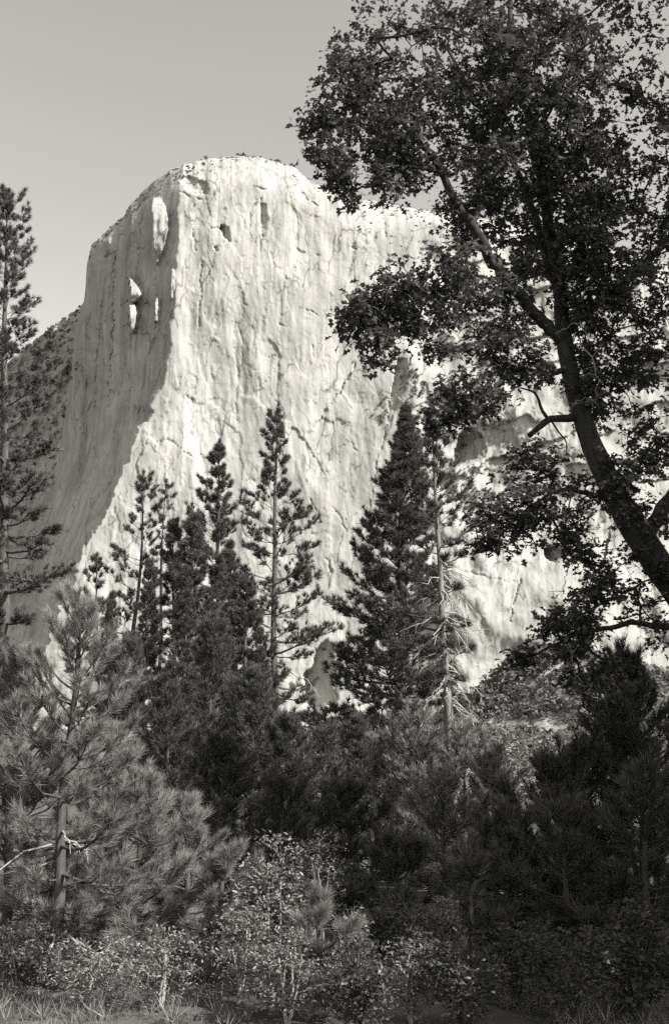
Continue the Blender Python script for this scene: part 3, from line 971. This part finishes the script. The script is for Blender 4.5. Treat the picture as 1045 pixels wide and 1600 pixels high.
def build_oak():
    rng = np.random.default_rng(700)
    def wp(pts):
        return np.array([at(*p) for p in pts])
    trunk = wp([(1230, 1440, 13.0), (1180, 1200, 13.1), (1095, 985, 13.3), (1003, 845, 13.5), (952, 755, 13.7), (922, 690, 13.8), (900, 620, 13.9), (884, 550, 14.0), (876, 490, 14.1)])
    base = trunk[0].copy()
    base[2] = float(ground_z(base[0], base[1])) - 0.05
    trunk[0] = base
    root = empty('oak_tree', base, 'large dark leafy oak leaning in from the right with forked trunk', 'oak tree')
    k = 13.8 / F_PX
    tp = catmull(trunk, 34)
    tr = np.interp(np.linspace(0, 1, 34), [0, 0.06, 0.35, 0.6, 0.8, 1.0], [0.30, 0.23, 0.182, 0.142, 0.117, 0.10])
    V, T = tube(tp - base, tr, 12, 0.07, rng)
    obj('trunk', mesh_np('trunk', V, T, M_OAKBARK, True), root)
    limbs = {
        'left': ([(880, 535, 14.0), (845, 500, 13.9), (803, 452, 13.7), (768, 407, 13.5), (737, 352, 13.3), (713, 322, 13.2), (690, 268, 13.0), (650, 215, 12.8), (600, 170, 12.5), (545, 140, 12.3)], 0.092, 0.016),
        'up': ([(877, 495, 14.1), (872, 430, 14.2), (856, 350, 14.3), (838, 250, 14.4), (818, 150, 14.5), (800, 40, 14.6), (790, -60, 14.6)], 0.10, 0.025),
        'up2': ([(868, 440, 14.2), (848, 385, 14.5), (832, 330, 14.8), (800, 250, 15.2), (740, 150, 15.5), (690, 60, 15.8)], 0.07, 0.02),
        'right': ([(882, 520, 14.0), (925, 478, 14.1), (985, 430, 14.3), (1060, 360, 14.6), (1140, 280, 14.8)], 0.09, 0.03),
        'arch': ([(771, 405, 13.5), (752, 388, 13.3), (720, 398, 13.0), (670, 430, 12.8), (610, 470, 12.6), (560, 500, 12.5)], 0.05, 0.012),
        'low_left': ([(888, 575, 14.0), (850, 585, 13.7), (812, 577, 13.4), (775, 602, 13.2), (735, 640, 13.0), (700, 665, 12.9)], 0.045, 0.012),
        'fork': ([(735, 352, 13.3), (760, 300, 13.4), (790, 240, 13.3), (830, 190, 13.2), (880, 150, 13.0), (930, 110, 12.9)], 0.045, 0.015),
        'inner': ([(690, 268, 13.0), (640, 262, 12.9), (590, 285, 12.7), (545, 300, 12.6)], 0.03, 0.01),
        'skirt': ([(962, 790, 13.6), (915, 770, 13.3), (870, 765, 13.1), (820, 800, 12.9), (760, 840, 12.8)], 0.035, 0.01),
        'skirt_low': ([(1085, 985, 13.3), (1000, 975, 13.1), (930, 985, 12.9), (870, 1005, 12.8), (810, 1030, 12.7)], 0.04, 0.01),
        'far_right': ([(1003, 845, 13.5), (1060, 760, 13.8), (1150, 640, 14.0), (1280, 540, 14.2), (1420, 480, 14.3)], 0.11, 0.03),
    }
    nodes = []
    for nm, (pts, r0, r1) in limbs.items():
        w = catmull(wp(pts), 5 * len(pts))
        w[1:] += rng.normal(size=(len(w) - 1, 3)) * 0.012
        V, T = tube(w - base, np.linspace(1, 0, len(w)) ** 0.8 * (r0 - r1) + r1, 8, 0.08, rng)
        obj('limb', mesh_np('limb', V, T, M_OAKBARK, True), root)
        nodes.append(w[3:])
    nodes.append(tp[24:])
    nodes = np.concatenate(nodes)
    # broken stub with thin shoots
    st = catmull(wp([(893, 654, 13.85), (860, 655, 13.7), (845, 665, 13.65), (826, 681, 13.6)]), 10)
    parts = [tube(st - base, np.linspace(0.052, 0.036, 10), 7, 0.1, rng)]
    parts.append(tube(catmull(wp([(857, 656, 13.7), (846, 640, 13.7), (840, 622, 13.68), (832, 612, 13.65), (812, 606, 13.6)]), 10) - base, np.linspace(0.028, 0.010, 10), 5))
    parts.append(tube(catmull(wp([(860, 656, 13.7), (872, 675, 13.7), (884, 690, 13.7), (884, 712, 13.7)]), 8) - base, np.linspace(0.014, 0.006, 8), 4))
    V, T = join(parts)
    o = obj('broken_limb', mesh_np('broken_limb', V, T, M_OAKBARK, True), root)
    o['label'] = 'short broken limb with thin shoots'
    # pale dead twigs hanging round the trunk
    for pts, r in [([(905, 540, 13.3), (925, 560, 13.2), (935, 600, 13.2)], 0.012), ([(870, 520, 13.5), (885, 512, 13.4), (905, 505, 13.2), (915, 525, 13.2)], 0.010),
                   ([(925, 800, 13.2), (905, 830, 13.1), (900, 870, 13.1), (885, 890, 13.1), (880, 930, 13.0)], 0.012),
                   ([(955, 820, 13.2), (945, 860, 13.1), (940, 885, 13.0), (918, 905, 13.0), (915, 960, 13.0)], 0.017),
                   ([(945, 890, 13.0), (925, 912, 12.9), (910, 950, 12.9), (890, 1000, 12.9)], 0.012),
                   ([(895, 990, 12.9), (893, 1030, 12.8), (903, 1060, 12.8), (918, 1085, 12.8)], 0.011),
                   ([(890, 640, 13.5), (905, 625, 13.4), (928, 622, 13.3)], 0.008), ([(912, 330, 13.4), (925, 350, 13.3), (915, 385, 13.3), (930, 420, 13.3)], 0.009),
                   ([(880, 300, 13.5), (905, 320, 13.4), (935, 330, 13.3)], 0.008), ([(860, 260, 13.5), (890, 250, 13.4), (925, 235, 13.3)], 0.008),
                   ([(735, 520, 12.9), (740, 545, 12.9), (752, 570, 12.9), (770, 578, 12.9)], 0.006), ([(805, 640, 13.2), (803, 665, 13.2), (806, 690, 13.2)], 0.006),
                   ([(818, 620, 13.2), (800, 650, 13.2), (790, 690, 13.2), (806, 720, 13.2)], 0.005)]:
        w = catmull(wp(pts), 5 * len(pts))
        w += rng.normal(size=w.shape) * 0.012
        parts = [tube(w - base, np.linspace(r, 0.3 * r, len(w)), 4)]
        for i in range(5):
            a = w[rng.integers(2, len(w) - 1)]
            e = a + rng.normal(size=3) * np.array([0.12, 0.12, 0.10]) + np.array([0, 0, -0.08])
            parts.append(tube(np.array([a, (a + e) / 2 + rng.normal(size=3) * 0.02, e]) - base, [r * 0.5, r * 0.4, r * 0.2], 3))
        V, T = join(parts)
        obj('dead_twig', mesh_np('dead_twig', V, T, M_DEAD), root)
    # foliage masses: centre, half sizes (as seen), distance, half depth, number of sprays
    masses = [(700, 165, 190, 75, 13.5, 2.0, 150), (560, 150, 80, 50, 12.4, 1.0, 48), (497, 192, 36, 16, 12.2, 0.4, 12), (515, 245, 30, 40, 12.3, 0.5, 18),
              (538, 290, 26, 34, 12.4, 0.5, 15), (600, 225, 70, 38, 12.6, 0.8, 36), (655, 245, 60, 30, 12.8, 0.8, 26), (600, 292, 38, 16, 12.6, 0.5, 8),
              (840, 190, 130, 110, 14.0, 2.2, 150), (875, 330, 105, 95, 14.6, 2.0, 120), (760, 300, 75, 60, 13.6, 1.2, 60), (720, 340, 40, 30, 13.3, 0.7, 14),
              (615, 470, 75, 50, 12.6, 0.9, 62), (560, 505, 42, 30, 12.5, 0.6, 24), (592, 548, 26, 30, 12.5, 0.5, 16), (700, 445, 85, 48, 13.0, 1.0, 58), (690, 520, 80, 26, 12.9, 0.8, 26),
              (790, 490, 50, 60, 13.8, 0.9, 30), (830, 410, 70, 60, 14.4, 1.2, 40), (735, 620, 62, 40, 13.0, 0.8, 46), (690, 655, 32, 32, 12.9, 0.6, 20), (815, 575, 62, 30, 13.4, 0.8, 24),
              (780, 550, 50, 24, 13.3, 0.6, 16), (920, 480, 50, 110, 14.3, 1.2, 70), (925, 640, 26, 60, 14.4, 0.8, 22),
              (830, 730, 62, 30, 13.0, 0.7, 26), (800, 800, 70, 26, 12.9, 0.7, 26), (860, 810, 60, 40, 13.0, 0.8, 26), (775, 845, 44, 18, 12.8, 0.5, 14), (900, 850, 40, 30, 13.0, 0.6, 12),
              (880, 990, 50, 42, 12.9, 0.7, 40), (815, 1026, 30, 12, 12.7, 0.3, 9), (925, 930, 34, 70, 13.1, 0.8, 34), (930, 1060, 40, 50, 13.0, 0.8, 26),
              (680, 60, 220, 60, 13.6, 2.0, 110), (900, 60, 150, 80, 14.0, 2.2, 80), (1000, 300, 90, 220, 14.3, 2.0, 150), (1010, 620, 60, 140, 14.0, 1.4, 60), (1010, 900, 50, 120, 13.3, 1.0, 40),
              (1230, 480, 160, 200, 13.6, 1.5, 50), (1250, 150, 200, 180, 13.8, 1.8, 50), (905, 420, 42, 120, 13.7, 0.8, 60), (915, 590, 26, 70, 13.8, 0.6, 26), (800, 110, 130, 60, 13.6, 1.4, 60), (870, 250, 70, 70, 13.6, 1.0, 40), (930, 760, 30, 40, 13.2, 0.5, 12), (925, 350, 50, 80, 13.5, 0.8, 40), (990, 500, 60, 120, 13.6, 1.0, 50), (985, 750, 50, 60, 13.0, 0.6, 24), (850, -60, 320, 90, 14.2, 2.4, 70)]
    tips = np.concatenate([ellipsoid_tips(*m, rng) for m in masses])
    # keep the window of sky and the bare patch under the stub open
    def proj(P):
        q = P - EYE
        depth = q[:, 1] * CP + q[:, 2] * SP
        return CX + F_PX * q[:, 0] / depth, CY - F_PX * (-q[:, 1] * SP + q[:, 2] * CP) / depth
    (Vt, Tt), D = grow(nodes, tips, rng)
    obj('twigs', mesh_np('twigs', Vt - base, Tt, M_OAKBARK), root)['kind'] = 'stuff'
    pos, dirs = spray_leaves(tips, D, rng, 18, 0.22)
    pos2, dirs2 = spray_leaves(tips - D * 0.16, D, rng, 6, 0.17)
    pos, dirs = np.concatenate([pos, pos2]), np.concatenate([dirs, dirs2])
    sc = 0.058 + 0.075 * rng.uniform(0, 1, len(pos)) ** 1.4
    R = leaf_frames(dirs, rng, 0.5)
    px, py = proj(pos)
    inside = (px > 0) & (px < 1045) & (py > 0) & (py < 1600)
    order = np.argsort(np.where(inside, pos[:, 1] / sc, 1e9))[:300]
    rest = np.ones(len(pos), bool)
    rest[order] = False
    V, T = scatter(OAK_LEAF[0], OAK_LEAF[1], pos[rest] - base, R[rest], sc[rest])
    c = obj('crown', mesh_np('crown', V, T, M_OAK), root)
    c['kind'] = 'stuff'
    lm = mesh_np('leaf', OAK_LEAF[0], OAK_LEAF[1], M_OAK)
    from mathutils import Matrix
    for i in order:
        l = obj('leaf', lm, root)
        l.location = pos[i] - base
        l.rotation_mode = 'QUATERNION'
        l.rotation_quaternion = Matrix(R[i].tolist()).to_quaternion()
        l.scale = (sc[i],) * 3
build_oak()

def make_shrub(name, label, group, base, height, spread, seed, stems=5, tips=70, leaves=14, size=(0.05, 0.09), mat=None, cat='shrub', bark=None, lean=0.0):
    rng = np.random.default_rng(seed)
    base = np.asarray(base, float)
    root = empty(name, base, label, cat, group)
    nodes = []
    for i in range(stems):
        a = rng.uniform(0, 2 * math.pi)
        e = np.array([math.cos(a) * spread * 0.45 * rng.uniform(0.1, 1), math.sin(a) * spread * 0.45 * rng.uniform(0.1, 1), height * rng.uniform(0.55, 0.85)])
        w = catmull([[0, 0, -0.05], e * np.array([0.35, 0.35, 0.4]) + rng.normal(size=3) * 0.03 * height, e], 9)
        V, T = tube(w, np.linspace(0.010 + 0.008 * height, 0.006, 9), 5, 0.08, rng)
        obj('stem', mesh_np('stem', V, T, bark or M_DEAD, True), root)
        nodes.append(w[2:])
    nodes = np.concatenate(nodes)
    d = norm(rng.normal(size=(tips, 3))) * rng.uniform(0.1, 1, (tips, 1)) ** 0.45
    P = np.array([0, 0, height * 0.55]) + d * np.array([spread, spread, height * 0.47])
    P[:, 2] = np.maximum(P[:, 2], 0.04)
    (Vt, Tt), D = grow(nodes, P, rng, 0.0028)
    obj('twigs', mesh_np('twigs', Vt, Tt, bark or M_BARK), root)['kind'] = 'stuff'
    pos, dirs = spray_leaves(P, D, rng, leaves, 0.10 + 0.05 * spread)
    sc = rng.uniform(*size, len(pos))
    V, T = scatter(SHRUB_LEAF[0], SHRUB_LEAF[1], pos, leaf_frames(dirs + np.array([0, 0, 0.3]), rng, 0.7), sc)
    c = obj('crown', mesh_np('crown', V, T, mat or M_SHRUB), root)
    c['kind'] = 'stuff'
    return root

def shrub_at(name, label, group, px, py_top, Y, seed, spread_px, **kw):
    p = at(px, py_top, Y)
    b = np.array([p[0], Y, float(ground_z(p[0], Y))])
    return make_shrub(name, label, group, b, p[2] - b[2], spread_px / F_PX * Y, seed, **kw)

# ------------------------------------------------------------------ copies that share meshes
def copy_thing(src, loc, scale, rotz, label, group, name, mat=None):
    r = src.copy()
    r.name = name
    COL.objects.link(r)
    r.location = loc
    r.scale = scale
    r.rotation_euler = (0, 0, rotz)
    r['label'] = label
    r['group'] = group
    for ch in list(src.children):
        c = ch.copy()
        COL.objects.link(c)
        c.parent = r
        if mat is not None and ch.name.startswith('crown'):
            c.material_slots[0].link = 'OBJECT'
            c.material_slots[0].material = mat
    return r

PROTO = {}
def mid_pine(name, label, group, px, top, Y, seed, width_px, mat=None):
    """bushy young pine: a few are built, the others are turned and stretched copies of the nearest in height"""
    p = at(px, top, Y)
    gz = float(ground_z(p[0], Y)) - 0.05
    H, W = p[2] - gz, 1.3 * width_px / F_PX * Y
    cls = int(round(math.log(H) / 0.45))
    lst = PROTO.setdefault(cls, [])
    if len(lst) < 2:
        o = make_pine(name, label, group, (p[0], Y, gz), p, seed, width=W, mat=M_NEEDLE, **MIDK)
        lst.append((o, H, W))
        if mat is not None:
            for c in o.children:
                if c.name.startswith('crown'):
                    c.material_slots[0].link = 'OBJECT'
                    c.material_slots[0].material = mat
        return o
    src, h0, w0 = lst[seed % 2]
    return copy_thing(src, (p[0], Y, gz), (W / w0, W / w0, H / h0), seed * 1.7, label, group, name, mat or M_NEEDLE)

# ------------------------------------------------------------------ young pines and thicket
NEAR = dict(mat=M_LITNEEDLE, dead_r=0.4, tufts=TUFT_NEAR, gap=0.27, per=6, crown=0.05, tuft=0.135, dense=1.7, profile=0.6, rise=0.45)
FG = 'young pines in the left foreground'
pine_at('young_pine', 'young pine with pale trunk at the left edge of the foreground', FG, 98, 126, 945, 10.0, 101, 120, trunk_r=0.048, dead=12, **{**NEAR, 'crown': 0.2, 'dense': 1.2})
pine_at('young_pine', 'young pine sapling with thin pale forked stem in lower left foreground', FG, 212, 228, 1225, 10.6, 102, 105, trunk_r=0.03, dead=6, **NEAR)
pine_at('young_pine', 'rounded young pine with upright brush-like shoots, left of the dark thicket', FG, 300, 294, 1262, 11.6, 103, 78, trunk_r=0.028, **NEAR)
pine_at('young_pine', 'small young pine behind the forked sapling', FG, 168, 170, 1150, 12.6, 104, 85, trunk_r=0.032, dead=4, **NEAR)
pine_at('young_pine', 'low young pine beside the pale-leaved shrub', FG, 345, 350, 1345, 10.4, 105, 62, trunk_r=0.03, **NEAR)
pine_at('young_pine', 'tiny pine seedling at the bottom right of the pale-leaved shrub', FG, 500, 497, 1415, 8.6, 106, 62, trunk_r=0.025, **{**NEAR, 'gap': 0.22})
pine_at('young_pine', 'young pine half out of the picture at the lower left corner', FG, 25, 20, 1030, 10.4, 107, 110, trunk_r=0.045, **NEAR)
MIDK = dict(tufts=TUFT_MID, gap=0.29, per=7, crown=0.02, tuft=0.19, dense=1.35, profile=0.5, rise=0.4, split=False)
TH = 'dark young pines of the thicket'
for i, (px, top, Y, w, lab) in enumerate([
        (330, 985, 27, 62, 'tallest dark pine of the thicket, in front of the dense pointed pine'),
        (262, 1085, 22, 70, 'dark thicket pine right behind the left foreground pines'),
        (398, 1060, 25, 62, 'dark thicket pine below the bushy pine left of the slender trunk'),
        (452, 1135, 22, 66, 'dark thicket pine in front of the foot of the slender open pine'),
        (505, 1150, 25, 52, 'dark thicket pine below the grey hollow at the foot of the cliff'),
        (350, 1170, 17, 80, 'black shaded pine filling the middle of the thicket'),
        (440, 1250, 16, 80, 'low black shaded pine above the pale-leaved shrub'),
        (558, 1130, 27, 48, 'dark thicket pine at the left foot of the cone-shaped conifer'),
        (545, 1240, 17, 70, 'low dark pine between the thicket and the lit young pines'),
        (205, 1010, 26, 60, 'dim young pine behind the left foreground pine')]):
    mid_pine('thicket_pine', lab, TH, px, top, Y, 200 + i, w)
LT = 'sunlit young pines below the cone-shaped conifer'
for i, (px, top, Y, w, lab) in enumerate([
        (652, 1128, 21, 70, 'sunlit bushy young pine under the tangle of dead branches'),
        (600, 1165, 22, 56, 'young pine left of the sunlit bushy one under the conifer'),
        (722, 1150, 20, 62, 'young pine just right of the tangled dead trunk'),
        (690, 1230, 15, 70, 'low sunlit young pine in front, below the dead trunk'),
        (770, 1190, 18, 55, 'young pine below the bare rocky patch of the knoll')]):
    mid_pine('young_pine', lab, LT, px, top, Y, 230 + i, w, M_LITNEEDLE)
RT = 'shaded pines in the lower right corner'
for i, (px, top, Y, w, lab) in enumerate([
        (955, 1115, 15, 84, 'tall black shaded pine at the right edge below the oak'),
        (868, 1205, 14, 84, 'black shaded pine left of the tallest one in the right corner'),
        (985, 1040, 16, 80, 'black shaded pine beyond the right edge under the oak'),
        (790, 1290, 12.5, 84, 'low black shaded pine between the lit young pines and the right corner'),
        (880, 1290, 11.5, 95, 'low broad black pine in the bottom right corner'),
        (735, 1370, 11, 70, 'lowest black pine at the bottom right of centre'),
        (620, 1330, 13, 70, 'black shaded pine below the sunlit young pines'),
        (1000, 1230, 11, 110, 'broad black pine outside the right edge of the corner'),
        (905, 1178, 14.5, 76, 'black pine filling the gap left of the tall shaded one')]):
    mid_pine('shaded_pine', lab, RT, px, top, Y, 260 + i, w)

# ------------------------------------------------------------------ shrubs
shrub_at('leafy_shrub', 'pale-leaved shrub with thin white stem, bottom centre left', None, 425, 1308, 9.6, 301, 62, stems=3, tips=170, leaves=18, size=(0.032, 0.06))
SH = 'small leafy shrubs along the bottom'
for i, (px, top, Y, w, lab) in enumerate([
        (505, 1300, 12, 40, 'leafy shrub right behind the pale-leaved shrub'),
        (545, 1425, 8.6, 42, 'small shrub at the bottom just right of the pine seedling'),
        (640, 1450, 8.4, 48, 'low bright shrub at the bottom below the black pines'),
        (690, 1395, 10, 30, 'thin lit shrub among the black pines at bottom right'),
        (375, 1420, 9.2, 50, 'leafy shrub at the left foot of the pale-leaved shrub'),
        (450, 1450, 8.4, 46, 'low shrub right in front of the pale-leaved shrub'),
        (255, 1452, 9.0, 60, 'low weedy shrub at the foot of the forked sapling'),
        (140, 1468, 9.2, 60, 'low weedy shrub at the foot of the left edge pine')]):
    shrub_at('leafy_shrub', lab, SH, px, top, Y, 310 + i, w, stems=4, tips=90, leaves=18, size=(0.022, 0.045))
BH = 'leafy bushes before the knoll'
for i, (px, top, Y, w, lab) in enumerate([
        (790, 1140, 48, 46, 'leafy bush in front of the bare patch of the knoll'),
        (850, 1150, 52, 40, 'leafy bush right of the one before the bare patch'),
        (750, 1175, 44, 40, 'leafy bush left of the one before the bare patch'),
        (900, 1130, 55, 40, 'leafy bush at the right end below the knoll')]):
    shrub_at('leafy_bush', lab, BH, px, top, Y, 330 + i, w, stems=6, tips=150, leaves=16, size=(0.14, 0.24))

# grass and weeds on the forest floor
def build_grass():
    rng = np.random.default_rng(90)
    n = 12000
    y = 5.5 + 9 * rng.uniform(0, 1, n) ** 1.4
    x = rng.uniform(-0.38, 0.38, n) * y
    keep = fbm(x / 0.9, y / 0.9, 601, 3) > -0.25
    x, y = x[keep], y[keep]
    tv, tf = tuft_template(9, 1.0, 0.05, 12, 0.0, 5, 60)
    pos = np.stack([x, y, ground_z(x, y)], -1)
    V, T = scatter(tv, tf, pos, frames(np.tile([[0, 0, 1.0]], (len(x), 1)) + rng.normal(size=(len(x), 3)) * 0.2, rng), rng.uniform(0.04, 0.09, len(x)) + 0.16 * rng.uniform(0, 1, len(x)) ** 4)
    o = obj('grass', mesh_np('grass', V, T, M_GRASS))
    o['kind'] = 'stuff'
    o['label'] = 'dry grass and weeds on the forest floor'
    o['category'] = 'grass'
build_grass()

# unseen pines added beyond the right edge to shade the thicket and lower right corner
for i, (x, y, h, w, lab) in enumerate([(7.6, 11.6, 17, 2.5, 'dense unseen pine added for shade, right of the oak'),
                                       (9.4, 7.6, 11, 2.4, 'dense unseen pine added for shade, nearest on the right'),
                                       (11.5, 11.5, 15, 2.6, 'tall dense unseen pine added for shade, behind the nearest on the right'),
                                       (5.9, 6.5, 7, 2.0, 'short dense unseen pine added for shade, close to the bottom right corner'),
                                       (7.0, 9.4, 8.5, 2.2, 'middling dense unseen pine added for shade, beside the foot of the oak')]):
    if i == 0:
        shade = make_pine('pine_tree', lab, 'added shade pines outside the right edge', (x, y, 0), (x + 0.2, y, h), 400, width=w, crown=0.12, gap=0.5, per=8, tufts=TUFT_BROAD,
                          tuft=0.34, dense=1.4, profile=0.5, split=False)
        continue
    copy_thing(shade, (x, y, 0), (w / 2.5, w / 2.5, h / 17), 1.9 * i, lab, 'added shade pines outside the right edge', 'pine_tree')
for i, (px, top, Y, k, lab) in enumerate([
        (238, 880, 45, 0.9, 'dark bushy pine between the thin open pine and the leaning spindly one'),
        (330, 870, 41, 1.0, 'dark bushy pine in front of the dense pointed pine'),
        (366, 845, 43, 0.9, 'bushy pine just right of the dense pointed pine'),
        (412, 985, 34, 0.9, 'low bushy pine against the trunk of the slender open pine'),
        (282, 925, 35, 1.0, 'low bushy pine left of the thicket top'),
        (178, 925, 40, 0.8, 'low bushy pine beside the small sparse pine')]):
    p = at(px, top, Y)
    gz = float(ground_z(p[0], Y)) - 0.05
    f = (p[2] - gz) / BUSHY_H
    copy_thing(BUSHY, (p[0], Y, gz), (f * k, f * k, f), 1.3 + 2.0 * i, lab, TALL, 'pine_tree')

US = 'shaded undergrowth shrubs'
under = []
for i, (px, top, Y, w, lab) in enumerate([
        (560, 1470, 8.0, 60, 'dark low shrub at the bottom between two lit shrubs'),
        (720, 1465, 8.2, 70, 'dark shrub at the bottom under the lowest black pine'),
        (800, 1440, 9.2, 80, 'dark shrub at the bottom left of the broad black pine'),
        (890, 1450, 8.6, 80, 'dark shrub in the very bottom right corner'),
        (985, 1420, 9.0, 80, 'dark shrub beyond the right corner'),
        (600, 1400, 10.5, 60, 'dark shrub behind the low bright one at the bottom'),
        (520, 1340, 13, 60, 'dark shrub behind the leafy one in the thicket'),
        (660, 1420, 9.6, 50, 'dark shrub between the lowest black pine and the shaded pine'),
        (840, 1380, 12.5, 80, 'dark shrub behind the low broad black pine'),
        (950, 1350, 12.5, 80, 'dark shrub at the right edge below the tall black pine'),
        (430, 1380, 12.5, 80, 'dark shrub behind the pale-leaved shrub'),
        (330, 1395, 12.5, 70, 'dark shrub behind the low young pine'),
        (230, 1385, 13, 80, 'dark shrub behind the forked sapling'),
        (100, 1380, 13, 80, 'dark shrub behind the left edge pine'),
        (40, 1440, 9.5, 70, 'low shrub at the lower left edge')]):
    if i >= 4:
        src, h0, w0 = under[i % 4]
        p = at(px, top, Y)
        gz = float(ground_z(p[0], Y))
        k = w / F_PX * Y / w0
        copy_thing(src, (p[0], Y, gz), (k, k, (p[2] - gz) / h0), i * 2.1, lab, US, 'undergrowth_shrub')
        continue
    p = at(px, top, Y)
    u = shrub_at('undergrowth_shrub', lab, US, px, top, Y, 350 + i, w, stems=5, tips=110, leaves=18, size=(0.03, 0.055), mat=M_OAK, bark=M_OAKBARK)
    under.append((u, p[2] - u.location.z, w / F_PX * Y))
